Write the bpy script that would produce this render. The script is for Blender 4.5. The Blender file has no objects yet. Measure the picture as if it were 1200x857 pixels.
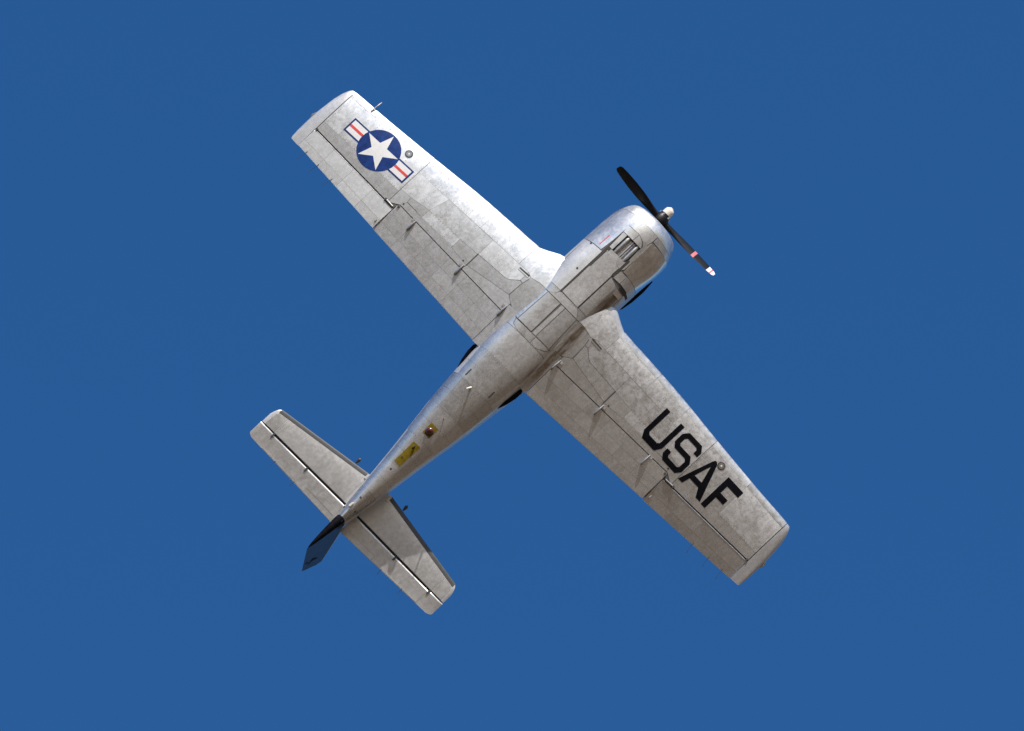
import bpy, bmesh, math, random
from mathutils import Vector, Matrix

random.seed(7)
scene = bpy.context.scene
COL = scene.collection

# ---------------------------------------------------------------- camera: a long lens on the ground, looking up
ELEV = math.radians(43.0)
CAM_POS = Vector((0.0, 0.0, 1.7))
FWD = Vector((0.0, math.cos(ELEV), math.sin(ELEV)))
RIGHT = Vector((1.0, 0.0, 0.0))
UP = RIGHT.cross(FWD)
cam_data = bpy.data.cameras.new("camera")
cam_data.sensor_fit = 'HORIZONTAL'; cam_data.sensor_width = 36.0; cam_data.lens = 36.0 * 13251.3 / 1200.0
cam_data.clip_start = 1.0; cam_data.clip_end = 30000.0
cam = bpy.data.objects.new("camera", cam_data)
cam.matrix_world = Matrix.Translation(CAM_POS) @ Matrix((RIGHT, UP, -FWD)).transposed().to_4x4()
COL.objects.link(cam); scene.camera = cam

# ---------------------------------------------------------------- attitude of the aeroplane in flight, 220 m from the camera
ROT = ((0.70977755, 0.70050905, -0.08099248), (-0.66209626, 0.70154299, 0.26568782), (0.24268162, -0.13481288, 0.96174389))
AXES = [RIGHT * ROT[0][k] - UP * ROT[1][k] + FWD * ROT[2][k] for k in range(3)]     # its forward, left and up in the world
PLANE_POS = CAM_POS + RIGHT * 1.06522 + UP * 1.09885 + FWD * 220.0
PLANE_MAT = Matrix.Translation(PLANE_POS) @ Matrix(AXES).transposed().to_4x4()

# ---------------------------------------------------------------- sun, sky, exposure
sun_local = Vector((0.82, -0.48, -0.32)).normalized()        # towards the sun, seen from the aeroplane
sun_dir = (AXES[0] * sun_local.x + AXES[1] * sun_local.y + AXES[2] * sun_local.z).normalized()
SUN_EL = math.asin(sun_dir.z); SUN_AZ = math.atan2(sun_dir.x, sun_dir.y)
world = bpy.data.worlds.new("World"); scene.world = world; world.use_nodes = True
wn = world.node_tree.nodes; wn.clear()
sky = wn.new("ShaderNodeTexSky"); sky.sky_type = 'NISHITA'; sky.sun_disc = False
sky.sun_elevation = SUN_EL; sky.sun_rotation = SUN_AZ
sky.altitude = 1500.0; sky.air_density = 1.0; sky.dust_density = 5.0; sky.ozone_density = 2.2
bg = wn.new("ShaderNodeBackground"); bg.inputs["Strength"].default_value = 0.0945
wo = wn.new("ShaderNodeOutputWorld")
hs = wn.new("ShaderNodeHueSaturation"); hs.inputs["Hue"].default_value = 0.5035; hs.inputs["Saturation"].default_value = 1.36          # clear dry air, deep blue overhead
world.node_tree.links.new(sky.outputs[0], hs.inputs["Color"]); world.node_tree.links.new(hs.outputs[0], bg.inputs[0]); world.node_tree.links.new(bg.outputs[0], wo.inputs[0])
sun_data = bpy.data.lights.new("sun", 'SUN'); sun_data.energy = 4.5; sun_data.angle = math.radians(0.53)
sun_data.color = (1.0, 0.965, 0.92)
sun = bpy.data.objects.new("sun", sun_data)
sun.rotation_euler = (-sun_dir).to_track_quat('-Z', 'Y').to_euler(); COL.objects.link(sun)
scene.view_settings.view_transform = 'Standard'; scene.view_settings.look = 'None'
scene.view_settings.exposure = 0.66; scene.view_settings.gamma = 1.0
scene.view_settings.use_curve_mapping = False
print("sun elevation", math.degrees(SUN_EL), "azimuth", math.degrees(SUN_AZ))

# ---------------------------------------------------------------- materials
def nodes_of(name):
    m = bpy.data.materials.new(name); m.use_nodes = True
    return m, m.node_tree.nodes, m.node_tree.links, m.node_tree.nodes["Principled BSDF"]

def metal(name, color, rough, haze=0.5, rough2=0.50, mottled=0.10, bump=0.25, tone=0.10, metallic=0.94, scale=1.0, fine=0.05, patch=0.25, vary=0.05, soot=False):
    """bare aluminium: polished metal under patches of dull oxide, oil-canned sheet, and a tone of its own per sheet"""
    m, n, l, b = nodes_of(name)
    b2 = n.new("ShaderNodeBsdfPrincipled"); mx = n.new("ShaderNodeMixShader"); out = n["Material Output"]
    tc = n.new("ShaderNodeTexCoord"); oi = n.new("ShaderNodeObjectInfo")
    off = n.new("ShaderNodeVectorMath"); off.operation = 'MULTIPLY_ADD'; off.inputs[1].default_value = (1, 1, 1)
    cmb = n.new("ShaderNodeCombineXYZ"); mul = n.new("ShaderNodeMath"); mul.operation = 'MULTIPLY'; mul.inputs[1].default_value = 37.0
    l.new(oi.outputs["Random"], mul.inputs[0])
    for k in range(3): l.new(mul.outputs[0], cmb.inputs[k])
    l.new(tc.outputs["Object"], off.inputs[0]); l.new(cmb.outputs[0], off.inputs[2])       # every sheet has its own marks
    def noise(sc, det, rg, dist=0.0, vec=None):
        t = n.new("ShaderNodeTexNoise"); t.inputs["Scale"].default_value = sc; t.inputs["Detail"].default_value = det
        t.inputs["Roughness"].default_value = rg; t.inputs["Distortion"].default_value = dist
        l.new(vec or off.outputs[0], t.inputs["Vector"]); return t.outputs["Fac"]
    big = noise(5.2 * scale, 3.5, 0.58, 0.7); mid = noise(15 * scale, 2, 0.55, 0.3)
    wave = noise(1.5 * scale, 1.5, 0.5)
    stretch = n.new("ShaderNodeMapping"); stretch.inputs["Scale"].default_value = (1.2, 9.0, 5.0)
    l.new(off.outputs[0], stretch.inputs["Vector"]); streak = noise(1.6, 4, 0.6, 0.0, stretch.outputs[0])
    def ramp(src, lo, hi, a, c):
        r = n.new("ShaderNodeMapRange"); r.inputs["From Min"].default_value = lo; r.inputs["From Max"].default_value = hi
        r.inputs["To Min"].default_value = a; r.inputs["To Max"].default_value = c; l.new(src, r.inputs["Value"]); return r.outputs[0]
    def math2(a, c, op='MULTIPLY'):
        k = n.new("ShaderNodeMath"); k.operation = op; l.new(a, k.inputs[0]); l.new(c, k.inputs[1]); return k.outputs[0]
    t = ramp(oi.outputs["Random"], 0, 1, 1 - tone, 1 + tone * 0.4)
    v = math2(t, ramp(big, 0.35, 0.65, 1 - mottled, 1 + mottled * 0.6))
    v = math2(v, ramp(mid, 0.3, 0.7, 1 - fine, 1 + fine))
    v = math2(v, ramp(streak, 0.35, 0.7, 1.0 + fine * 0.5, 1 - fine * 1.2))
    mix = n.new("ShaderNodeVectorMath"); mix.operation = 'SCALE'; mix.inputs[0].default_value = color
    l.new(v, mix.inputs["Scale"])
    colour = mix.outputs[0]
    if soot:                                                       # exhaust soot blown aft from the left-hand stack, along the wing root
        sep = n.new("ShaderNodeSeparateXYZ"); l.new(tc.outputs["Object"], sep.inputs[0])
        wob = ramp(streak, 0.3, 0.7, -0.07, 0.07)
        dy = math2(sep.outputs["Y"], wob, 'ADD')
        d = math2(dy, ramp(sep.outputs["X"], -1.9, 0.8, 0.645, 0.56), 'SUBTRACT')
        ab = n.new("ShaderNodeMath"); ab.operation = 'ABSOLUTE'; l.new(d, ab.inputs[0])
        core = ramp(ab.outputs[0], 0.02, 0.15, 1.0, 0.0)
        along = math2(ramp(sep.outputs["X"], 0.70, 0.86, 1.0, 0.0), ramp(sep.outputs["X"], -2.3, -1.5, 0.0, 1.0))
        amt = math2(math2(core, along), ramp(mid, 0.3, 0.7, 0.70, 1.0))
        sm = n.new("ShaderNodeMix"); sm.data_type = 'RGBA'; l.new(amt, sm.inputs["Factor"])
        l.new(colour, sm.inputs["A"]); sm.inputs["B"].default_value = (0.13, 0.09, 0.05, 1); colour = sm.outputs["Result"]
    bp = n.new("ShaderNodeBump"); bp.inputs["Strength"].default_value = bump; bp.inputs["Distance"].default_value = 0.02
    l.new(wave, bp.inputs["Height"])
    bp2 = n.new("ShaderNodeBump"); bp2.inputs["Strength"].default_value = bump * 0.12; bp2.inputs["Distance"].default_value = 0.008
    l.new(big, bp2.inputs["Height"]); l.new(bp.outputs[0], bp2.inputs["Normal"])
    for s_ in (b, b2):
        l.new(colour, s_.inputs["Base Color"]); s_.inputs["Metallic"].default_value = metallic
        l.new(bp2.outputs[0], s_.inputs["Normal"])
    l.new(ramp(mid, 0.32, 0.68, rough * 0.85, rough * 1.2), b.inputs["Roughness"]); b2.inputs["Roughness"].default_value = rough2
    f1 = ramp(big, 0.43, 0.57, haze - patch, haze + patch)
    f2 = ramp(mid, 0.36, 0.64, -patch * 0.5, patch * 0.5)
    f1 = math2(f1, ramp(oi.outputs["Random"], 0, 1, -vary, vary), 'ADD')
    fac = math2(f1, f2, 'ADD'); fac.node.use_clamp = True
    l.new(fac, mx.inputs[0]); l.new(b.outputs[0], mx.inputs[1]); l.new(b2.outputs[0], mx.inputs[2]); l.new(mx.outputs[0], out.inputs["Surface"])
    return m

def paint(name, color, rough=0.4, wear=0.12, scale=14.0, metallic=0.0, coat=0.0, spec=0.5):
    m, n, l, b = nodes_of(name)
    tc = n.new("ShaderNodeTexCoord"); no = n.new("ShaderNodeTexNoise"); no.inputs["Scale"].default_value = scale; no.inputs["Detail"].default_value = 6
    l.new(tc.outputs["Object"], no.inputs["Vector"])
    r = n.new("ShaderNodeMapRange"); r.inputs["From Min"].default_value = 0.3; r.inputs["From Max"].default_value = 0.7
    r.inputs["To Min"].default_value = 1 - wear; r.inputs["To Max"].default_value = 1 + wear; l.new(no.outputs["Fac"], r.inputs["Value"])
    s = n.new("ShaderNodeVectorMath"); s.operation = 'SCALE'; s.inputs[0].default_value = color; l.new(r.outputs[0], s.inputs["Scale"])
    l.new(s.outputs[0], b.inputs["Base Color"])
    r2 = n.new("ShaderNodeMapRange"); r2.inputs["To Min"].default_value = rough * 0.8; r2.inputs["To Max"].default_value = rough * 1.2
    l.new(no.outputs["Fac"], r2.inputs["Value"]); l.new(r2.outputs[0], b.inputs["Roughness"])
    b.inputs["Metallic"].default_value = metallic; b.inputs["Coat Weight"].default_value = coat; b.inputs["Specular IOR Level"].default_value = spec
    return m

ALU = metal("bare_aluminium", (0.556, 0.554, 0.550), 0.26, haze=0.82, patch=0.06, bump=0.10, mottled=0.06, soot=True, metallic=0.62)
ALU_WING = metal("polished_wing_sheet", (0.589, 0.587, 0.584), 0.28, haze=0.46, rough2=0.56, mottled=0.04, bump=0.22, tone=0.09, patch=0.13, fine=0.05, vary=0.13)
ALU_EDGE = metal("weathered_edge_sheet", (0.44, 0.44, 0.435), 0.28, haze=0.58, rough2=0.58, mottled=0.08, bump=0.06, tone=0.05, patch=0.14, fine=0.05, vary=0.12)
ALU_FLAP = metal("brushed_flap_sheet", (0.538, 0.534, 0.528), 0.25, haze=0.48, mottled=0.03, bump=0.07, tone=0.07, patch=0.06, fine=0.04, vary=0.08)
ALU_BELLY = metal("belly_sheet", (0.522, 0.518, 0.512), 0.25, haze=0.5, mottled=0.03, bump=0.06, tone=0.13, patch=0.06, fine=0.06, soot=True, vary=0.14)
ALU_COWL = metal("polished_cowl_sheet", (0.588, 0.586, 0.582), 0.20, haze=0.5, mottled=0.04, bump=0.03, tone=0.05, patch=0.10, metallic=0.86)
ALU_BRIGHT = metal("mirror_polished_metal", (0.634, 0.630, 0.624), 0.14, haze=0.22, mottled=0.03, bump=0.03, tone=0.03, patch=0.08)
ALU_FIN = metal("mirror_fin_sheet", (0.491, 0.498, 0.507), 0.12, haze=0.15, mottled=0.04, bump=0.02, tone=0.02, patch=0.05)
ALU_TAIL = metal("tail_sheet", (0.48, 0.475, 0.465), 0.22, haze=0.72, rough2=0.46, mottled=0.03, bump=0.07, tone=0.05, patch=0.06, fine=0.07, vary=0.08)
ALU_TIP = metal("silver_painted_tip", (0.474, 0.471, 0.466), 0.34, haze=0.6, mottled=0.04, bump=0.02, tone=0.02, metallic=0.55, patch=0.06)
ALU_RIB = metal("dull_structure_metal", (0.392, 0.389, 0.379), 0.34, haze=0.7, mottled=0.1, bump=0.1, tone=0.05)
SEAM = paint("dark_seam_sealant", (0.085, 0.08, 0.07), 0.7)  # dark sealant under the sheets, showing in the joints; also on rivets
GAP_SHADE = paint("gap_shade_paint", (0.035, 0.033, 0.03), 0.8)  # near-black that paints in the shade of gaps, slots and holes
BLACK = paint("black_paint_and_shade", (0.004, 0.004, 0.006), 0.6, wear=0.4, spec=0.03)
RUBBER = paint("black_rubber", (0.035, 0.034, 0.033), 0.5)
PROP_BLACK = paint("black_propeller_paint", (0.005, 0.005, 0.006), 0.4, spec=0.25)
BLUE = paint("insignia_blue_paint", (0.006, 0.030, 0.150), 0.4, wear=0.3, scale=9.0, spec=0.2)
WHITE = paint("insignia_white_paint", (0.66, 0.655, 0.64), 0.4, wear=0.04)
RED = paint("insignia_red_paint", (0.62, 0.045, 0.04), 0.4, wear=0.08)
OLIVE = paint("olive_yellow_primer", (0.165, 0.118, 0.006), 0.6, wear=0.2, spec=0.12)
BEACON = paint("red_beacon_glass", (0.08, 0.004, 0.004), 0.12, coat=0.5)
DOME = paint("cream_hub_dome_paint", (0.62, 0.58, 0.50), 0.32, wear=0.05)
GLASS = paint("smoked_canopy_glass", (0.015, 0.018, 0.022), 0.06, wear=0.02, coat=0.6)
LENS = paint("lamp_lens", (0.30, 0.29, 0.27), 0.12, wear=0.2, metallic=0.7)
PROP_RED = paint("faded_red_band_paint", (0.50, 0.13, 0.14), 0.45, wear=0.1)
RUDDER_SHADE = paint("rudder_sky_shade", (0.004, 0.017, 0.070), 0.5, wear=0.15, scale=5, spec=0.2)  # blue of the sky mirrored in shaded metal, put into the colour

PI = math.pi
# ---------------------------------------------------------------- shape of the aeroplane (x forward, y to its left, z up; metres)
def lerp_table(t, x):
    if x <= t[0][0]: return t[0][1:]
    for a, b in zip(t, t[1:]):
        if x <= b[0]:
            f = (x - a[0]) / (b[0] - a[0])
            return tuple(p + (q - p) * f for p, q in zip(a[1:], b[1:]))
    return t[-1][1:]

def smooth_table(t, x):
    # Catmull-Rom through the rows so that the body lines stay fair
    if x <= t[0][0]: return t[0][1:]
    if x >= t[-1][0]: return t[-1][1:]
    for i in range(len(t) - 1):
        a, b = t[i], t[i + 1]
        if x <= b[0]:
            h = b[0] - a[0]; f = (x - a[0]) / h
            out = []
            for k in range(1, len(a)):
                def slope(j):
                    lo, hi = max(0, j - 1), min(len(t) - 1, j + 1)
                    return (t[hi][k] - t[lo][k]) / (t[hi][0] - t[lo][0])
                m0, m1 = slope(i) * h, slope(i + 1) * h
                f2, f3 = f * f, f * f * f
                out.append((2*f3 - 3*f2 + 1) * a[k] + (f3 - 2*f2 + f) * m0 + (3*f2 - 2*f3) * b[k] + (f3 - f2) * m1)
            return tuple(out)

WING_LE = [(0.42, 0.52), (0.55, 0.55), (0.66, 0.56), (0.76, 0.55), (0.88, 0.492), (1.02, 0.420), (1.17, 0.362), (1.45, 0.347),
           (1.9, 0.342), (2.85, 0.311), (3.9, 0.240), (5.26, 0.165), (5.8, 0.150), (6.0, 0.138)]
def wing_le(y): return smooth_table(WING_LE, y)[0]
def wing_te(y): return -1.931 + 0.091 * (y - 0.621)
def wing_zc(y): return -0.506 + 0.1486 * (y - 1.164)
def wing_t(y): return 0.155 - 0.035 * (y - 0.6) / 5.4
def naca(s):
    s = min(max(s, 0.0), 1.0)
    return 5 * (0.2969 * math.sqrt(s) - 0.126 * s - 0.3516 * s * s + 0.2843 * s**3 - 0.1015 * s**4)
def wing_low(x, y):
    le, te = wing_le(y), wing_te(y); c = le - te
    s = (le - x) / c
    ce = min(c, 2.45)
    return wing_zc(y) - 0.80 * wing_t(y) * ce * naca(s)
def wing_up(x, y):
    le, te = wing_le(y), wing_te(y); c = le - te
    s = (le - x) / c
    ce = min(c, 2.45)
    return wing_zc(y) + 1.20 * wing_t(y) * ce * naca(s)

STAB_Z = 0.31
def stab_le(y): return -5.05 - 0.157 * (y - 0.30)
def stab_te(y): return -6.272 + 0.031 * y
def stab_low(x, y):
    le, te = stab_le(y), stab_te(y); c = le - te
    return STAB_Z - 0.055 * c * naca((le - x) / c) * 1.0
def stab_up(x, y):
    return 2 * STAB_Z - stab_low(x, y)

# x, half width, belly z, mid z, deck z, roundness exponent below
FUS = [(-6.16, 0.095, -0.22, 0.02, 0.42, 2.0), (-5.9, 0.150, -0.235, 0.0, 0.46, 2.05), (-5.5, 0.205, -0.265, -0.03, 0.48, 2.1),
       (-5.0, 0.262, -0.325, -0.08, 0.50, 2.15), (-4.4, 0.335, -0.405, -0.15, 0.53, 2.2), (-3.8, 0.418, -0.500, -0.22, 0.57, 2.3),
       (-3.2, 0.500, -0.595, -0.28, 0.62, 2.45), (-2.5, 0.570, -0.690, -0.31, 0.66, 2.7), (-1.85, 0.640, -0.755, -0.30, 0.68, 2.9),
       (-1.0, 0.690, -0.795, -0.27, 0.70, 3.0), (0.0, 0.720, -0.815, -0.24, 0.68, 3.3), (0.6, 0.732, -0.832, -0.22, 0.62, 3.4), (1.0, 0.737, -0.850, -0.21, 0.575, 2.75),
       (1.4, 0.740, -0.870, -0.20, 0.54, 2.25), (1.8, 0.738, -0.885, -0.19, 0.52, 2.05), (2.05, 0.712, -0.870, -0.18, 0.51, 2.0),
       (2.2, 0.660, -0.830, -0.18, 0.48, 2.0), (2.30, 0.605, -0.780, -0.18, 0.44, 2.0), (2.36, 0.555, -0.715, -0.18, 0.375, 2.0),
       (2.38, 0.500, -0.66, -0.18, 0.32, 2.0)]
def fus_point(x, th, off=0.0):
    # th = 0 at the belly, + towards the aeroplane's left, pi at the deck
    w, zb, zm, zt, n = smooth_table(FUS, x)
    s, c = math.sin(th), math.cos(th)
    if c >= 0:
        y = w * math.copysign(abs(s) ** (2.0 / n), s); z = zm - (zm - zb) * abs(c) ** (2.0 / n)
    else:
        y = w * math.copysign(abs(s) ** (2.0 / 2.2), s); z = zm + (zt - zm) * abs(c) ** (2.0 / 2.2)
    return (x, y, z)
def fus_low(x, y):
    w, zb, zm, zt, n = smooth_table(FUS, x)
    r = min(abs(y) / w, 1.0)
    return zm - (zm - zb) * max(0.0, 1 - r ** n) ** (1.0 / n)
# ---------------------------------------------------------------- building helpers
def finish(name, verts, faces, mats, parent, fmat=None, smooth=True, sharp=None):
    me = bpy.data.meshes.new(name)
    me.from_pydata([tuple(v) for v in verts], [], faces); me.update()
    for m in (mats if isinstance(mats, (list, tuple)) else [mats]): me.materials.append(m)
    if fmat: me.polygons.foreach_set("material_index", fmat)
    bm = bmesh.new(); bm.from_mesh(me)
    bmesh.ops.remove_doubles(bm, verts=bm.verts, dist=1e-5)
    bmesh.ops.recalc_face_normals(bm, faces=bm.faces)
    if smooth:
        for f in bm.faces: f.smooth = True
        lim = math.radians(sharp or 38)
        for e in bm.edges:
            if len(e.link_faces) != 2 or e.calc_face_angle(0) > lim: e.smooth = False
    bm.to_mesh(me); bm.free(); me.update()
    o = bpy.data.objects.new(name, me); COL.objects.link(o)
    if parent is not None: o.parent = parent
    return o

def grow(poly, d):
    """move the outline of a polygon inwards by d (outwards if negative)"""
    area = sum(a[0] * b[1] - b[0] * a[1] for a, b in zip(poly, poly[1:] + poly[:1]))
    p = list(poly) if area > 0 else list(reversed(poly)); out = []
    for i in range(len(p)):
        a, b, c = Vector(p[i - 1]), Vector(p[i]), Vector(p[(i + 1) % len(p)])
        e1, e2 = (b - a).normalized(), (c - b).normalized()
        n1, n2 = Vector((-e1.y, e1.x)), Vector((-e2.y, e2.x))
        k = (n1 + n2); k = k / max(0.35, k.length_squared / 2) if k.length > 1e-6 else n1
        out.append(tuple(b + k * d))
    return out

def sheet(name, poly, fn, mat, parent, inset=0.004, top=0.0, under=0.006, du=0.10, dv=0.10, vs=1.0):
    """a sheet of metal lying on the surface fn(u, v, off); off is the height above the nominal skin"""
    p = [(u, v / vs) for u, v in grow([(u, v * vs) for u, v in poly], inset * 0.75)]
    bm = bmesh.new()
    bm.faces.new([bm.verts.new((u, v, 0)) for u, v in p])
    us = [q[0] for q in p]; vv = [q[1] for q in p]
    for lo, hi, d, ax in ((min(us), max(us), du, 0), (min(vv), max(vv), dv, 1)):
        k = max(1, int(math.ceil((hi - lo) / d)))
        for i in range(1, k):
            c = lo + (hi - lo) * i / k
            co = (c, 0, 0) if ax == 0 else (0, c, 0); no = (1, 0, 0) if ax == 0 else (0, 1, 0)
            bmesh.ops.bisect_plane(bm, geom=bm.verts[:] + bm.edges[:] + bm.faces[:], plane_co=co, plane_no=no, dist=1e-5)
    bm.verts.index_update()
    uv = [(v.co.x, v.co.y) for v in bm.verts]
    faces = [[v.index for v in f.verts] for f in bm.faces]
    edge = [(e.verts[0].index, e.verts[1].index) for e in bm.edges if len(e.link_faces) == 1]
    bm.free()
    n = len(uv)
    verts = [fn(u, v, top) for u, v in uv] + [fn(u, v, -under) for u, v in uv]
    faces = faces + [[i + n for i in reversed(f)] for f in faces] + [[a, b, b + n, a + n] for a, b in edge]
    return finish(name, verts, faces, mat, parent)

def loft(name, rings, mat, parent, closed=True, cap=True, fmat=None, sharp=None):
    n = len(rings[0]); verts = [p for r in rings for p in r]; faces = []; mi = []
    for i in range(len(rings) - 1):
        for j in range(n if closed else n - 1):
            k = (j + 1) % n
            faces.append([i * n + j, i * n + k, (i + 1) * n + k, (i + 1) * n + j])
            if fmat: mi.append(fmat(i, j))
    if cap and closed:
        faces.append(list(range(n))); faces.append([(len(rings) - 1) * n + j for j in range(n)])
        if fmat: mi += [0, 0]
    return finish(name, verts, faces, mat, parent, mi if fmat else None, sharp=sharp)

def tube(name, pts, radii, mat, parent, seg=10, flat=1.0, side=None):
    """a round (or flattened) rod through pts"""
    pts = [Vector(p) for p in pts]; rings = []
    for i, p in enumerate(pts):
        d = (pts[min(i + 1, len(pts) - 1)] - pts[max(i - 1, 0)]).normalized()
        ref = Vector(side) if side else (Vector((0, 0, 1)) if abs(d.z) < 0.9 else Vector((1, 0, 0)))
        a = (ref - d * ref.dot(d)).normalized(); b = d.cross(a); r = radii[i] if isinstance(radii, (list, tuple)) else radii
        rings.append([tuple(p + a * r * math.cos(2 * PI * k / seg) + b * r * flat * math.sin(2 * PI * k / seg)) for k in range(seg)])
    return loft(name, rings, mat, parent)

def box(name, c, s, mat, parent, rot=None, bevel=0.0):
    bm = bmesh.new(); bmesh.ops.create_cube(bm, size=1.0)
    bmesh.ops.scale(bm, vec=s, verts=bm.verts)
    if bevel: bmesh.ops.bevel(bm, geom=bm.edges[:], offset=bevel, segments=2, affect='EDGES')
    if rot: bmesh.ops.rotate(bm, matrix=rot, verts=bm.verts)
    bmesh.ops.translate(bm, vec=c, verts=bm.verts)
    me = bpy.data.meshes.new(name); bm.to_mesh(me); bm.free(); me.materials.append(mat)
    o = bpy.data.objects.new(name, me); COL.objects.link(o); o.parent = parent
    return o

def dots(name, pts, r, fn, mat, parent, top=0.0015):
    """rows of rivet or screw heads, one mesh"""
    verts, faces = [], []
    for u, v in pts:
        b = len(verts)
        for k in range(6):
            verts.append(fn(u + r * math.cos(PI * k / 3), v + r * math.sin(PI * k / 3), top))
        faces.append([b + k for k in range(6)])
    o = finish(name, verts, faces, mat, parent, smooth=False); o["kind"] = "stuff"
    return o

def row(a, b, pitch):
    L = math.hypot(b[0] - a[0], b[1] - a[1]); k = max(1, int(L / pitch))
    return [(a[0] + (b[0] - a[0]) * i / k, a[1] + (b[1] - a[1]) * i / k) for i in range(k + 1)]

# ---------------------------------------------------------------- ground far below (out of the picture, but it lights the belly)
gm, gn, gl, gb = nodes_of("dry_grass_field")
gt = gn.new("ShaderNodeTexCoord"); g1 = gn.new("ShaderNodeTexNoise"); g1.inputs["Scale"].default_value = 0.004; g1.inputs["Detail"].default_value = 8
gl.new(gt.outputs["Object"], g1.inputs["Vector"])
gr = gn.new("ShaderNodeValToRGB"); gr.color_ramp.elements[0].position = 0.35; gr.color_ramp.elements[1].position = 0.68
gr.color_ramp.elements[0].color = (0.070, 0.047, 0.026, 1); gr.color_ramp.elements[1].color = (0.118, 0.084, 0.048, 1)
gl.new(g1.outputs["Fac"], gr.inputs[0]); gl.new(gr.outputs[0], gb.inputs["Base Color"]); gb.inputs["Roughness"].default_value = 0.95
gv, gf = [(0, 0, 0)], []
for ring_r in (60, 300, 1200, 4000, 12000):
    for k in range(48): gv.append((ring_r * math.cos(2 * PI * k / 48), ring_r * math.sin(2 * PI * k / 48), 0))
for k in range(48): gf.append([0, 1 + k, 1 + (k + 1) % 48])
for r_ in range(4):
    for k in range(48):
        a, b = 1 + r_ * 48 + k, 1 + r_ * 48 + (k + 1) % 48
        gf.append([a, a + 48, b + 48, b])
ground = finish("ground", gv, gf, gm, None, smooth=False); ground["kind"] = "structure"

# ---------------------------------------------------------------- the aeroplane
plane = bpy.data.objects.new("airplane", None); COL.objects.link(plane)
plane.matrix_world = PLANE_MAT; plane.empty_display_size = 2.0
plane["label"] = "bare silver single-propeller training airplane banking overhead against the blue sky, USAF lettered under one wing"
plane["category"] = "airplane"
def part(o, label=None):
    if label: o["label"] = label
    return o

# ---- wings -----------------------------------------------------
def hinge_x(y):
    return -1.165 + 0.060 * y if y < 3.735 else -1.076 + 0.054 * (y - 3.735)
def flap_x(y): return -1.165 + 0.060 * y
def ail_x(y): return -1.076 + 0.054 * (y - 3.735)

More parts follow.
